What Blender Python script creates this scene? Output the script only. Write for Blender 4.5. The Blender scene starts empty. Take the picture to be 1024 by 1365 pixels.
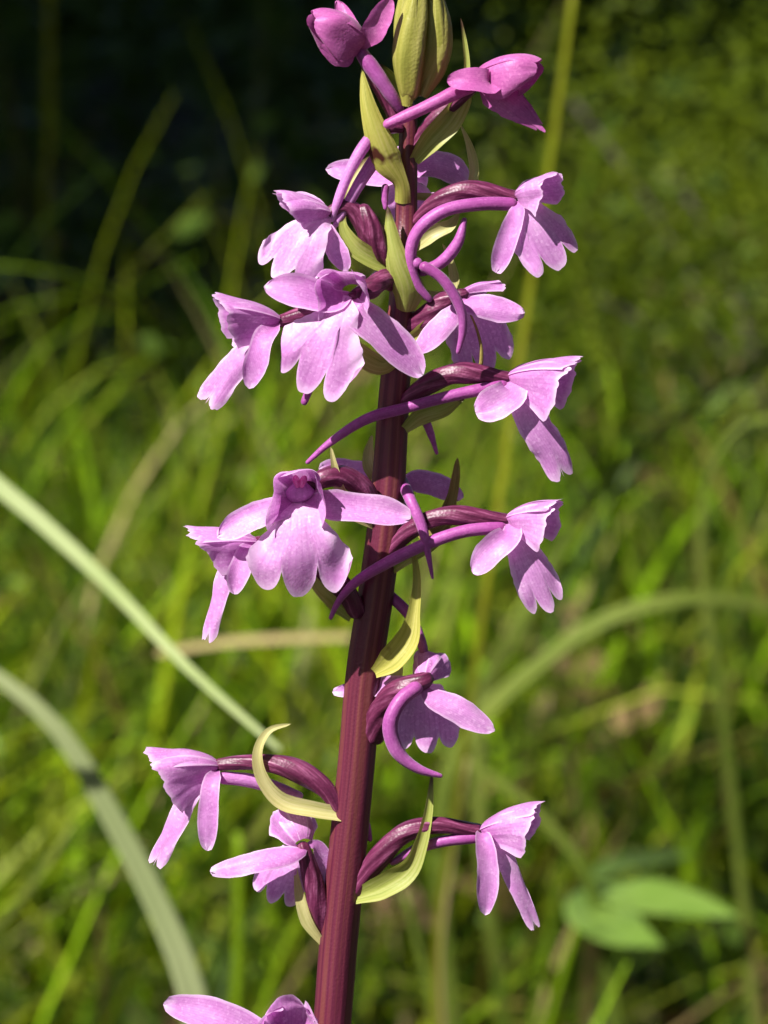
import bpy, math, random
import numpy as np
from mathutils import Vector

sc = bpy.context.scene
col = sc.collection
rng = np.random.default_rng(11)
random.seed(11)

# ------------------------------------------------------------------ camera, light
PITCH = math.radians(11.0)
DIST = 0.30                                   # lens to flower stem
CZ = 0.34                                     # height of the picture's centre on the stem
FW = np.array([0, math.cos(PITCH), -math.sin(PITCH)])
UP = np.array([0, math.sin(PITCH), math.cos(PITCH)])
RT = np.array([1.0, 0, 0])
CAM = np.array([0, 0, CZ]) - FW * DIST
PX = 5e-5                                     # metres per photo pixel on the stem

cd = bpy.data.cameras.new('camera')
cam = bpy.data.objects.new('camera', cd); col.objects.link(cam)
cam.location = CAM
cam.rotation_euler = (math.pi / 2 - PITCH, 0, 0)
cd.sensor_fit = 'VERTICAL'; cd.sensor_height = 36.0
cd.lens = 36.0 * DIST / (1365 * PX)
cd.clip_start = 0.01; cd.clip_end = 200
cd.dof.use_dof = True
cd.dof.focus_distance = DIST - 0.0015
cd.dof.aperture_fstop = cd.lens / 1.8
sc.camera = cam

SUN = np.array([-0.50, -0.47, 0.73]); SUN = SUN / np.linalg.norm(SUN)
w = bpy.data.worlds.new('World'); sc.world = w; w.use_nodes = True
wn = w.node_tree.nodes; wl = w.node_tree.links
sky = wn.new('ShaderNodeTexSky'); sky.sky_type = 'NISHITA'; sky.sun_disc = False
sky.sun_elevation = math.asin(SUN[2]); sky.sun_rotation = math.atan2(SUN[0], SUN[1])
wl.new(sky.outputs[0], wn['Background'].inputs[0]); wn['Background'].inputs[1].default_value = 0.05
sd = bpy.data.lights.new('sun', 'SUN'); sd.energy = 5.0; sd.angle = math.radians(0.53); sd.color = (1.0, 0.965, 0.90)
so = bpy.data.objects.new('sun', sd); col.objects.link(so)
so.rotation_euler = Vector(SUN).to_track_quat('Z', 'Y').to_euler(); so.location = (-2, -2, 4)
sc.view_settings.view_transform = 'Standard'; sc.view_settings.look = 'None'
sc.view_settings.exposure = 1.2; sc.view_settings.gamma = 1.0
sc.render.engine = 'CYCLES'
sc.cycles.use_denoising = True
sc.cycles.use_adaptive_sampling = True; sc.cycles.adaptive_threshold = 0.02
sc.cycles.max_bounces = 5; sc.cycles.diffuse_bounces = 3; sc.cycles.transmission_bounces = 4

# ------------------------------------------------------------------ helpers
def at(px, py, y=0.0):
    """the point that the photo pixel shows on the upright plane at depth y (metres behind the stem)"""
    k = PX / DIST
    d = FW + RT * ((px - 512) * k) + UP * ((682.5 - py) * k)
    return CAM + d * ((y - CAM[1]) / d[1])
def P(p):
    """(photo x, photo y, depth in photo-pixel lengths) -> metres"""
    return at(p[0], p[1], (p[2] if len(p) > 2 else 0.0) * PX)
def unit(v):
    v = np.asarray(v, float); return v / max(np.linalg.norm(v), 1e-12)
def spline(pts, n):
    """Catmull-Rom through pts, n samples evenly spaced along its length"""
    p = np.asarray(pts, float)
    if len(p) == 2: p = np.array([p[0], (p[0] + p[1]) / 2, p[1]])
    q = np.vstack([2 * p[0] - p[1], p, 2 * p[-1] - p[-2]])
    out = []
    for i in range(1, len(q) - 2):
        a, b, c, d = q[i - 1], q[i], q[i + 1], q[i + 2]
        k0 = 0.0; k1 = k0 + np.linalg.norm(b - a) ** .5 + 1e-9; k2 = k1 + np.linalg.norm(c - b) ** .5 + 1e-9; k3 = k2 + np.linalg.norm(d - c) ** .5 + 1e-9
        t = np.linspace(k1, k2, 24, endpoint=False)[:, None]
        a1 = a * (k1 - t) / (k1 - k0) + b * (t - k0) / (k1 - k0); a2 = b * (k2 - t) / (k2 - k1) + c * (t - k1) / (k2 - k1); a3 = c * (k3 - t) / (k3 - k2) + d * (t - k2) / (k3 - k2)
        b1 = a1 * (k2 - t) / (k2 - k0) + a2 * (t - k0) / (k2 - k0); b2 = a2 * (k3 - t) / (k3 - k1) + a3 * (t - k1) / (k3 - k1)
        out.append(b1 * (k2 - t) / (k2 - k1) + b2 * (t - k1) / (k2 - k1))
    out = np.vstack(out + [p[-1:]])
    s = np.r_[0, np.cumsum(np.linalg.norm(np.diff(out, axis=0), axis=1))]
    u = np.linspace(0, s[-1], n)
    return np.stack([np.interp(u, s, out[:, k]) for k in range(3)], 1)
def link(name, verts, faces, mat, parent=None, uv=None, smooth=True):
    me = bpy.data.meshes.new(name)
    org = np.array(parent_loc(parent))
    me.from_pydata([tuple(v) for v in (np.asarray(verts) - org)], [], faces)
    if uv is not None:
        lay = me.uv_layers.new(name='UVMap')
        idx = np.empty(len(me.loops), int); me.loops.foreach_get('vertex_index', idx)
        lay.data.foreach_set('uv', np.asarray(uv, float)[idx].ravel())
    if smooth: me.polygons.foreach_set('use_smooth', [True] * len(me.polygons))
    me.update()
    o = bpy.data.objects.new(name, me); col.objects.link(o)
    me.materials.append(mat)
    if parent is not None: o.parent = parent
    return o
LOC = {}
def parent_loc(parent):
    return LOC.get(parent.name, np.zeros(3)) if parent is not None else np.zeros(3)
def empty(name, loc, parent=None):
    o = bpy.data.objects.new(name, None); col.objects.link(o)
    o.empty_display_size = 0.002
    if parent is not None: o.parent = parent
    o.location = Vector(np.asarray(loc) - np.array(parent_loc(parent)))
    LOC[o.name] = np.asarray(loc, float)
    return o
def tag(o, label, cat, group=None, kind=None):
    o['label'] = label; o['category'] = cat
    if group: o['group'] = group
    if kind: o['kind'] = kind
    return o
def sheet(G, thick, uvg):
    """closed thin leaf from a grid of points G (nv, nu, 3)"""
    nv, nu, _ = G.shape
    if thick == 0:                           # a petal only a few cells thick: one surface that light shines through
        return G.reshape(-1, 3), [(i * nu + j, i * nu + j + 1, (i + 1) * nu + j + 1, (i + 1) * nu + j) for i in range(nv - 1) for j in range(nu - 1)], uvg.reshape(-1, 2)
    du = np.gradient(G, axis=1); dv = np.gradient(G, axis=0)
    N = np.cross(du, dv); N /= np.maximum(np.linalg.norm(N, axis=2, keepdims=True), 1e-12)
    e = np.ones((nv, nu)); e[:, 0] = e[:, -1] = e[-1, :] = 0.25; e[:, 1] = np.minimum(e[:, 1], .75); e[:, -2] = np.minimum(e[:, -2], .75)
    A = G + N * (thick / 2 * e)[:, :, None]; B = G - N * (thick / 2 * e)[:, :, None]
    V = np.vstack([A.reshape(-1, 3), B.reshape(-1, 3)]); m = nv * nu
    F = []
    for i in range(nv - 1):
        for j in range(nu - 1):
            a = i * nu + j
            F.append((a, a + 1, a + nu + 1, a + nu)); F.append((m + a, m + a + nu, m + a + nu + 1, m + a + 1))
    ring = [j for j in range(nu)] + [i * nu + nu - 1 for i in range(1, nv)] + [(nv - 1) * nu + j for j in range(nu - 2, -1, -1)] + [i * nu for i in range(nv - 2, 0, -1)]
    for a, b in zip(ring, ring[1:] + ring[:1]): F.append((b, a, m + a, m + b))
    uv = np.vstack([uvg.reshape(-1, 2)] * 2)
    return V, F, uv
def ribbon_grid(path, width, n, cup=0.15, wave=0.0, lobes=None, round_end=0.7, nu=11, nv=26, twist=0.0, ragged=0.0, fold=0.0, neck=0.0, seed=0):
    """path: world points; width: full widths (metres) along it; n: which way its face looks"""
    r = np.random.default_rng(seed)
    C = spline(path, nv * 3)
    T = np.gradient(C, axis=0); T /= np.linalg.norm(T, axis=1, keepdims=True)
    n = unit(n)
    S = np.cross(T, n); S /= np.maximum(np.linalg.norm(S, axis=1, keepdims=True), 1e-9)
    N = np.cross(S, T)
    tt = np.linspace(0, 1, nv * 3)
    if twist:
        a = (twist * tt)[:, None]; S, N = S * np.cos(a) + N * np.sin(a), N * np.cos(a) - S * np.sin(a)
    W = np.interp(tt, np.linspace(0, 1, len(width)), np.asarray(width, float)) / 2
    k = np.ones(5) / 5; W = np.convolve(np.pad(W, 2, mode='edge'), k, 'valid')
    if neck: W = W * np.clip(.28 + .72 * (tt / neck) ** .8, 0, 1)
    if round_end < 1:
        q = np.clip((tt - round_end) / (1 - round_end), 0, 1); W = W * np.sqrt(np.maximum(1 - q ** 2, 0.004))
    s = np.linspace(-1, 1, nu); t = np.linspace(0, 1, nv) ** 0.95
    L = np.ones(nu)
    if lobes:                                # (notch position, depth, side-lobe set-back, roundness): three rounded lobes
        s0, dep, back, pw = lobes
        j0, j1 = s0 * r.uniform(.9, 1.1), s0 * r.uniform(.9, 1.1)
        for i_, v in enumerate(s):
            if v < -j0: q, base_ = (v + (1 + j0) / 2) / ((1 - j0) / 2), 1 - back
            elif v > j1: q, base_ = (v - (1 + j1) / 2) / ((1 - j1) / 2), 1 - back
            else: q, base_ = (2 * v + j0 - j1) / (j0 + j1), 1.0
            L[i_] = base_ - dep * (.7 * (1 - np.sqrt(max(1 - abs(q) ** 2.2, 0))) + .3 * abs(q) ** 2.2) * (1 - back)
    if ragged and not lobes: L = L + ragged * r.uniform(-1, 1, nu)
    elif ragged: L = L + .4 * ragged * np.interp(s, np.linspace(-1, 1, 15), r.uniform(-1, 1, 15))
    Sg, Tg = np.meshgrid(s, t)
    TL = np.clip(Tg * L[None, :], 0, 1)
    def at_t(X, q): return np.stack([np.interp(q.ravel(), tt, X[:, c]) for c in range(3)], 1).reshape(q.shape + (3,))
    Cg, SS, NN = at_t(C, TL), at_t(S, TL), at_t(N, TL)
    Wg = np.interp(Tg.ravel(), tt, W).reshape(Tg.shape)
    if ragged: Wg = Wg * (1 + ragged * 1.2 * np.interp(Tg, np.linspace(0, 1, 18), r.uniform(-1, 1, 18)) * np.abs(Sg) ** 3)
    ph = r.uniform(0, 6.28, 4)
    h = cup * Sg ** 2 + fold * np.abs(Sg) + wave * (np.sin(7 * Tg + ph[0] + 1.2 * Sg) * np.abs(Sg) ** 1.5 + .5 * np.sin(15 * Tg + ph[1] - 2 * Sg) * Sg ** 2 + .45 * np.sin(5 * Sg + ph[2]) * Tg ** 2)
    G = Cg + SS * (Sg * Wg)[..., None] + NN * (h * Wg)[..., None]
    return G, np.stack([Sg * .5 + .5, Tg], 2)
def ribbon(name, path, width, n, mat, parent, thick=0, **k):
    G, uvg = ribbon_grid(path, width, n, **k)
    V, F, uv = sheet(G, thick, uvg)
    return link(name, V, F, mat, parent, uv)
def tube(name, path, radii, mat, parent=None, ns=14, nt=40, ridges=0, depth=0.0, twist=0.0, flat=1.0, cap=True):
    C = spline(path, nt + 8)
    u_ = np.linspace(0, 1, nt); u_ = np.sort(np.r_[u_, [.004, .012, .025, .04, .96, .975, .988, .996]]); nt = len(u_)
    C = np.stack([np.interp(u_, np.linspace(0, 1, nt), C[:, c]) for c in range(3)], 1)
    arc = np.r_[0, np.cumsum(np.linalg.norm(np.diff(C, axis=0), axis=1))]
    T = np.gradient(C, axis=0); T /= np.maximum(np.linalg.norm(T, axis=1, keepdims=True), 1e-12)
    ref = np.array([0.2, -1, 0.1]); S = []
    s = unit(np.cross(T[0], ref))
    for i in range(nt):
        s = unit(s - T[i] * np.dot(s, T[i])); S.append(s)
    S = np.array(S); B = np.cross(T, S)
    t = u_; R = np.interp(t, np.linspace(0, 1, len(radii)), radii)
    k = np.ones(5) / 5; R = np.convolve(np.pad(R, 2, mode='edge'), k, 'valid')
    R = R * (1 + .035 * np.sin(t * 11 + C[0, 0] * 900) + .012 * np.sin(t * 27 + C[0, 2] * 700))
    th = np.linspace(0, 2 * math.pi, ns, endpoint=False)
    V = []; uv = []
    for i in range(nt):
        a = th + twist * t[i]
        rr = R[i] * (1 + depth * np.cos(ridges * th)) if ridges else np.full(ns, R[i])
        if cap:
            dd = min(arc[i], arc[-1] - arc[i]) / max(R[i], 1e-9)
            rr = rr * max(math.sqrt(max(1 - (1 - min(dd, 1)) ** 2, 0)), .03)
        V.append(C[i] + S[i] * (rr * np.cos(a))[:, None] + B[i] * (rr * flat * np.sin(a))[:, None])
        uv.append(np.stack([th / (2 * math.pi), np.full(ns, t[i])], 1))
    V = np.vstack(V); F = []
    for i in range(nt - 1):
        for j in range(ns):
            a, b = i * ns + j, i * ns + (j + 1) % ns
            F.append((a, b, b + ns, a + ns))
    F.append(tuple(range(ns - 1, -1, -1))); F.append(tuple((nt - 1) * ns + j for j in range(ns)))
    return link(name, V, F, mat, parent, np.vstack(uv))

# ------------------------------------------------------------------ materials
def material(name):
    m = bpy.data.materials.new(name); m.use_nodes = True
    nt = m.node_tree; b = nt.nodes['Principled BSDF']
    return m, nt, b, nt.nodes['Material Output']
def node(nt, kind, **k):
    n = nt.nodes.new(kind)
    for a, v in k.items():
        if a in n.bl_rna.properties: setattr(n, a, v)
        else: n.inputs[a.replace('_', ' ')].default_value = v
    return n
def ramp(nt, fac, stops):
    r = nt.nodes.new('ShaderNodeValToRGB'); e = r.color_ramp.elements
    while len(e) < len(stops): e.new(0.5)
    for x, (p, c) in zip(e, stops): x.position = p; x.color = (*c, 1)
    nt.links.new(fac, r.inputs[0]); return r.outputs[0]
def mix(nt, a, b, f, mode='MIX'):
    m = nt.nodes.new('ShaderNodeMix'); m.data_type = 'RGBA'; m.blend_type = mode
    for s, v in ((6, a), (7, b), (0, f)):
        if isinstance(v, (int, float)): m.inputs[s].default_value = v
        elif isinstance(v, tuple): m.inputs[s].default_value = (*v, 1)
        else: nt.links.new(v, m.inputs[s])
    return m.outputs[2]
def leafy(nt, b, out, colour, trans, tcol):
    """adds light that shines through the thin leaf"""
    tr = nt.nodes.new('ShaderNodeBsdfTranslucent'); ms = nt.nodes.new('ShaderNodeMixShader')
    ms.inputs[0].default_value = trans
    nt.links.new(mix(nt, colour, tcol, 1.0, 'MULTIPLY'), tr.inputs[0])
    nt.links.new(b.outputs[0], ms.inputs[1]); nt.links.new(tr.outputs[0], ms.inputs[2]); nt.links.new(ms.outputs[0], out.inputs[0])
def petal_material(name, lo, mid, hi, trans=0.33, throat=None):
    m, nt, b, out = material(name)
    g = nt.nodes.new('ShaderNodeNewGeometry'); uv = nt.nodes.new('ShaderNodeUVMap')
    n1 = node(nt, 'ShaderNodeTexNoise', Scale=420.0, Detail=8.0, Roughness=0.75); nt.links.new(g.outputs['Position'], n1.inputs['Vector'])
    c = ramp(nt, n1.outputs['Fac'], [(0.25, lo), (0.5, mid), (0.78, hi)])
    sx = nt.nodes.new('ShaderNodeSeparateXYZ'); nt.links.new(uv.outputs[0], sx.inputs[0])
    # fine veins that run along the petal
    wv = node(nt, 'ShaderNodeTexWave', Scale=4.2, Distortion=2.6, Detail=2.0); wv.bands_direction = 'X'
    mp = node(nt, 'ShaderNodeMapping'); mp.inputs['Scale'].default_value = (1.0, 0.16, 1.0)
    nt.links.new(uv.outputs[0], mp.inputs[0]); nt.links.new(mp.outputs[0], wv.inputs['Vector'])
    vein = ramp(nt, wv.outputs['Fac'], [(0.0, (.74, .52, .74)), (0.42, (1, 1, 1))])
    c = mix(nt, c, vein, 0.30, 'MULTIPLY')
    n4 = node(nt, 'ShaderNodeTexNoise', Scale=140.0, Detail=2.0); nt.links.new(g.outputs['Position'], n4.inputs['Vector'])
    c = mix(nt, c, ramp(nt, n4.outputs['Fac'], [(.35, (.84, .74, .84)), (.62, (1.06, 1.08, 1.06))]), .8, 'MULTIPLY')
    if not throat: c = mix(nt, c, ramp(nt, sx.outputs[1], [(.0, (.72, .42, .62)), (.45, (1, 1, 1))]), .7, 'MULTIPLY')
    if throat:
        f = ramp(nt, sx.outputs[1], [(0.05, (1, 1, 1)), (0.55, (0, 0, 0))])
        c = mix(nt, c, throat, f)
    vo = node(nt, 'ShaderNodeTexVoronoi', Scale=6500.0); nt.links.new(g.outputs['Position'], vo.inputs['Vector'])
    sp = nt.nodes.new('ShaderNodeSeparateColor'); nt.links.new(vo.outputs['Color'], sp.inputs[0])
    c = mix(nt, c, ramp(nt, sp.outputs[0], [(0.0, (.86, .80, .86)), (.6, (1, 1, 1)), (.85, (1.05, 1.12, 1.05)), (1.0, (1.2, 1.5, 1.2))]), .7, 'MULTIPLY')  # bright cells paint sparkling glints into the petal colour
    rim = nt.nodes.new('ShaderNodeMath'); rim.operation = 'SUBTRACT'; nt.links.new(sx.outputs[0], rim.inputs[0]); rim.inputs[1].default_value = .5
    rab = nt.nodes.new('ShaderNodeMath'); rab.operation = 'ABSOLUTE'; nt.links.new(rim.outputs[0], rab.inputs[0])
    if trans > .4: c = mix(nt, c, (.86, .62, .86), mix(nt, ramp(nt, rab.outputs[0], [(.40, (0, 0, 0)), (.5, (.75, .75, .75))]), ramp(nt, sx.outputs[1], [(.90, (0, 0, 0)), (1.0, (.75, .75, .75))]), 1.0, 'LIGHTEN'))
    nt.links.new(c, b.inputs['Base Color'])
    b.inputs['Roughness'].default_value = 0.46; b.inputs['Specular IOR Level'].default_value = 0.36
    n2 = node(nt, 'ShaderNodeTexNoise', Scale=900.0, Detail=3.0); nt.links.new(g.outputs['Position'], n2.inputs['Vector'])
    ad = nt.nodes.new('ShaderNodeMath'); ad.operation = 'MULTIPLY_ADD'; nt.links.new(n2.outputs['Fac'], ad.inputs[0]); ad.inputs[1].default_value = 2.2; nt.links.new(vo.outputs['Distance'], ad.inputs[2])
    bp = node(nt, 'ShaderNodeBump', Strength=0.26, Distance=4e-5); nt.links.new(ad.outputs[0], bp.inputs['Height']); nt.links.new(bp.outputs[0], b.inputs['Normal'])
    b.inputs['Sheen Weight'].default_value = 0.15
    leafy(nt, b, out, c, trans, (1.0, .93, .97))
    return m
M = {}
M['petal'] = petal_material('lilac petal', (.58, .20, .57), (.68, .295, .67), (.77, .42, .76), trans=.45)
M['lip'] = petal_material('lilac lip', (.60, .22, .59), (.70, .315, .69), (.78, .44, .77), throat=(.80, .50, .78), trans=.45)
M['young'] = petal_material('magenta young petal', (.42, .08, .31), (.52, .13, .40), (.64, .21, .52), trans=0.35)
M['spur'] = petal_material('pink purple spur', (.25, .045, .21), (.34, .075, .30), (.44, .13, .39), trans=0.15)

def streak_material(name, stops, sx_, sy_, rough=0.4, bump=0.4, trans=0.0, speck=None, spec=.4, tip=None):
    m, nt, b, out = material(name)
    uv = nt.nodes.new('ShaderNodeUVMap'); g = nt.nodes.new('ShaderNodeNewGeometry')
    mp = node(nt, 'ShaderNodeMapping'); mp.inputs['Scale'].default_value = (sx_, sy_, 1)
    nt.links.new(uv.outputs[0], mp.inputs[0])
    n1 = node(nt, 'ShaderNodeTexNoise', Scale=1.0, Detail=5.0, Roughness=.6); nt.links.new(mp.outputs[0], n1.inputs['Vector'])
    c = ramp(nt, n1.outputs['Fac'], stops)
    if tip:
        sy = nt.nodes.new('ShaderNodeSeparateXYZ'); nt.links.new(uv.outputs[0], sy.inputs[0])
        c = mix(nt, c, tip, ramp(nt, sy.outputs[1], [(.86, (0, 0, 0)), (.95, (1, 1, 1))]))
    if speck:
        n3 = node(nt, 'ShaderNodeTexNoise', Scale=330.0, Detail=3.0); nt.links.new(g.outputs['Position'], n3.inputs['Vector'])
        f = ramp(nt, n3.outputs['Fac'], [(speck[0], (0, 0, 0)), (speck[0] + .05, (1, 1, 1))])
        c = mix(nt, c, speck[1], f)
    nt.links.new(c, b.inputs['Base Color'])
    b.inputs['Roughness'].default_value = rough; b.inputs['Specular IOR Level'].default_value = spec
    n2 = node(nt, 'ShaderNodeTexVoronoi', Scale=5200.0); nt.links.new(g.outputs['Position'], n2.inputs['Vector'])
    ad = nt.nodes.new('ShaderNodeMath'); ad.operation = 'MULTIPLY_ADD'; nt.links.new(n1.outputs['Fac'], ad.inputs[0]); ad.inputs[1].default_value = 2.0; nt.links.new(n2.outputs['Distance'], ad.inputs[2])
    bp = node(nt, 'ShaderNodeBump', Strength=bump, Distance=8e-5); nt.links.new(ad.outputs[0], bp.inputs['Height']); nt.links.new(bp.outputs[0], b.inputs['Normal'])
    if trans: leafy(nt, b, out, c, trans, (1, 1, .8))
    return m
M['stem'] = streak_material('purple brown stem', [(.32, (.05, .006, .018)), (.48, (.095, .014, .032)), (.60, (.12, .030, .030)), (.74, (.17, .048, .055))], 19, 7, .38, bump=.16)
M['ovary'] = streak_material('dark purple ovary', [(.3, (.045, .005, .022)), (.52, (.10, .016, .05)), (.72, (.24, .07, .15))], 14, 4, .40, bump=.2, spec=.3)
M['bract'] = streak_material('yellow green bract', [(.28, (.20, .24, .035)), (.5, (.35, .38, .085)), (.75, (.48, .46, .19))], 9, 1.6, .45, trans=.42, bump=.12, tip=(.09, .05, .03))
M['spotted'] = streak_material('brown spotted bract', [(.28, (.24, .25, .035)), (.5, (.42, .40, .08)), (.75, (.54, .48, .18))], 9, 1.6, .45, trans=.38, bump=.15, speck=(.645, (.07, .02, .012)))
M['cream'] = streak_material('cream bract', [(.28, (.36, .34, .09)), (.5, (.52, .48, .20)), (.75, (.64, .56, .32))], 9, 1.6, .45, trans=.42, bump=.12)
M['tipped'] = streak_material('brown bract tip', [(.28, (.10, .05, .02)), (.5, (.22, .17, .04)), (.75, (.34, .28, .09))], 7, 1.6, .5, trans=.2)
M['bud'] = streak_material('olive green bud', [(.28, (.15, .16, .02)), (.5, (.27, .26, .05)), (.75, (.42, .37, .13))], 7, 1.2, .42, trans=.18, bump=.2)
M['column'] = streak_material('magenta column', [(.3, (.42, .04, .20)), (.5, (.55, .10, .32)), (.7, (.68, .28, .50))], 5, 3, .4)

def blade_material(name, stops, trans=.30, rough=.45, along=.7, tcol=(.95, 1.0, .30), scale=14):
    m, nt, b, out = material(name)
    g = nt.nodes.new('ShaderNodeNewGeometry'); uv = nt.nodes.new('ShaderNodeUVMap')
    n1 = node(nt, 'ShaderNodeTexNoise', Scale=scale, Detail=3.0, Roughness=.65); nt.links.new(g.outputs['Position'], n1.inputs['Vector'])
    c = ramp(nt, n1.outputs['Fac'], stops)
    at_ = nt.nodes.new('ShaderNodeAttribute'); at_.attribute_name = 'tint'
    mp = node(nt, 'ShaderNodeMapping'); mp.inputs['Scale'].default_value = (9, .8, 1)
    nt.links.new(uv.outputs[0], mp.inputs[0])
    n2 = node(nt, 'ShaderNodeTexNoise', Scale=1.0, Detail=2.0); nt.links.new(mp.outputs[0], n2.inputs['Vector'])
    c = mix(nt, c, ramp(nt, n2.outputs['Fac'], [(.3, (.72, .72, .72)), (.7, (1.15, 1.15, 1.15))]), .7, 'MULTIPLY')
    if along: c = mix(nt, c, at_.outputs['Color'], along, 'MIX')
    nt.links.new(c, b.inputs['Base Color']); b.inputs['Roughness'].default_value = rough
    b.inputs['Specular IOR Level'].default_value = .08
    leafy(nt, b, out, c, trans, tcol)
    return m
M['grass'] = blade_material('meadow grass', [(.3, (.045, .085, .012)), (.6, (.09, .15, .02))], along=.85)
M['pale'] = blade_material('pale grey green blade', [(.35, (.27, .33, .13)), (.65, (.38, .42, .21))], along=0, trans=.3, tcol=(1, 1, .75))
M['green'] = blade_material('fresh green blade', [(.35, (.12, .21, .006)), (.65, (.20, .30, .010))], along=0)
M['mid'] = blade_material('muted green blade', [(.35, (.10, .15, .018)), (.65, (.18, .22, .04))], along=0, tcol=(1, 1, .5))
M['stalk'] = blade_material('yellow stalk', [(.35, (.15, .18, .008)), (.65, (.22, .22, .016))], along=0, trans=.2, scale=6)
M['straw'] = blade_material('dry straw', [(.35, (.24, .19, .08)), (.65, (.38, .31, .14))], along=0, trans=.2)
M['broad'] = blade_material('soft green broad leaf', [(.35, (.09, .16, .022)), (.65, (.15, .23, .045))], along=0, trans=.25, scale=30, tcol=(.8, 1, .4))
M['olive'] = blade_material('olive shrub leaf', [(.35, (.05, .08, .003)), (.65, (.10, .13, .006))], along=0)
M['litter'] = blade_material('dead leaf', [(.3, (.075, .045, .022)), (.65, (.19, .12, .06))], along=0, trans=.1, tcol=(1, .8, .5))
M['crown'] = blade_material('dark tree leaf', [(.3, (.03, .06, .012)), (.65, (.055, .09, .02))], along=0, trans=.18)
m, nt, b, out = material('meadow soil')
g = nt.nodes.new('ShaderNodeNewGeometry')
n1 = node(nt, 'ShaderNodeTexNoise', Scale=35.0, Detail=8.0, Roughness=.7); nt.links.new(g.outputs['Position'], n1.inputs['Vector'])
nt.links.new(ramp(nt, n1.outputs['Fac'], [(.3, (.010, .009, .003)), (.55, (.022, .020, .006)), (.75, (.022, .032, .006))]), b.inputs['Base Color'])
b.inputs['Roughness'].default_value = .95
bp = node(nt, 'ShaderNodeBump', Strength=.8, Distance=.02); nt.links.new(n1.outputs['Fac'], bp.inputs['Height']); nt.links.new(bp.outputs[0], b.inputs['Normal'])
M['soil'] = m
m, nt, b, out = material('bark')
g = nt.nodes.new('ShaderNodeNewGeometry')
n1 = node(nt, 'ShaderNodeTexNoise', Scale=18.0, Detail=8.0, Roughness=.7); nt.links.new(g.outputs['Position'], n1.inputs['Vector'])
nt.links.new(ramp(nt, n1.outputs['Fac'], [(.3, (.03, .022, .016)), (.7, (.10, .08, .06))]), b.inputs['Base Color'])
b.inputs['Roughness'].default_value = .9
M['bark'] = m

# ------------------------------------------------------------------ ground
nx = 90
gx, gy = np.meshgrid(np.sign(np.linspace(-1, 1, nx)) * np.abs(np.linspace(-1, 1, nx)) ** 3 * 60, np.sign(np.linspace(-1, 1, nx)) * np.abs(np.linspace(-1, 1, nx)) ** 3 * 60 + 1)
def ground_z(x, y):
    return .012 * np.sin(5.1 * x + 1) * np.sin(4.3 * y + .4) + .006 * np.sin(13 * x + 2) * np.cos(11 * y)
gv = np.stack([gx.ravel(), gy.ravel(), ground_z(gx, gy).ravel() - .006], 1)
gf = [(i * nx + j, i * nx + j + 1, (i + 1) * nx + j + 1, (i + 1) * nx + j) for i in range(nx - 1) for j in range(nx - 1)]
link('ground', gv, gf, M['soil'])['kind'] = 'structure'

# ------------------------------------------------------------------ the orchid
STEM = [(441, 1400, 0), (446, 1330, 0), (453, 1240, 0), (467, 1100, 0), (477, 1000, 0), (485, 900, 0), (500, 800, 0), (514, 690, 0), (521, 600, 0), (525, 530, 0), (532, 450, 0), (539, 350, 0), (542, 260, 0), (544, 180, 0), (546, 120, 4)]
foot = P(STEM[0]); base = np.array([foot[0] - .014, foot[1] + .004, ground_z(foot[0], 0.) - .004])
orchid = empty('orchid', base)
tag(orchid, 'purple stemmed orchid with a spike of small lilac flowers and yellow green bracts', 'orchid')
spath = [base + (foot - base) * q + np.array([.004, 0, 0]) * math.sin(q * math.pi) for q in np.linspace(0, 1, 40)[:-1]] + [P(p) for p in STEM]
def stem_radius(py): return np.interp(py, [100, 180, 300, 450, 530, 700, 900, 1200, 1365], [9, 12, 15, 17.5, 20.5, 22, 23.5, 25, 26])
_c = spline(spath, 200)
pyv = 682.5 - (_c[:, 2] - CZ) / PX / math.cos(PITCH)
tube('stem', spath, stem_radius(np.clip(pyv, 100, 1800)) * PX * (1 + sum(.07 * np.exp(-((pyv - q) / 16) ** 2) for q in (352, 412, 490, 570, 700, 760, 815, 895, 985, 1080, 1190, 1255))), M['stem'], orchid, ns=36, nt=200, ridges=9, depth=.022, twist=1.1)

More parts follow.
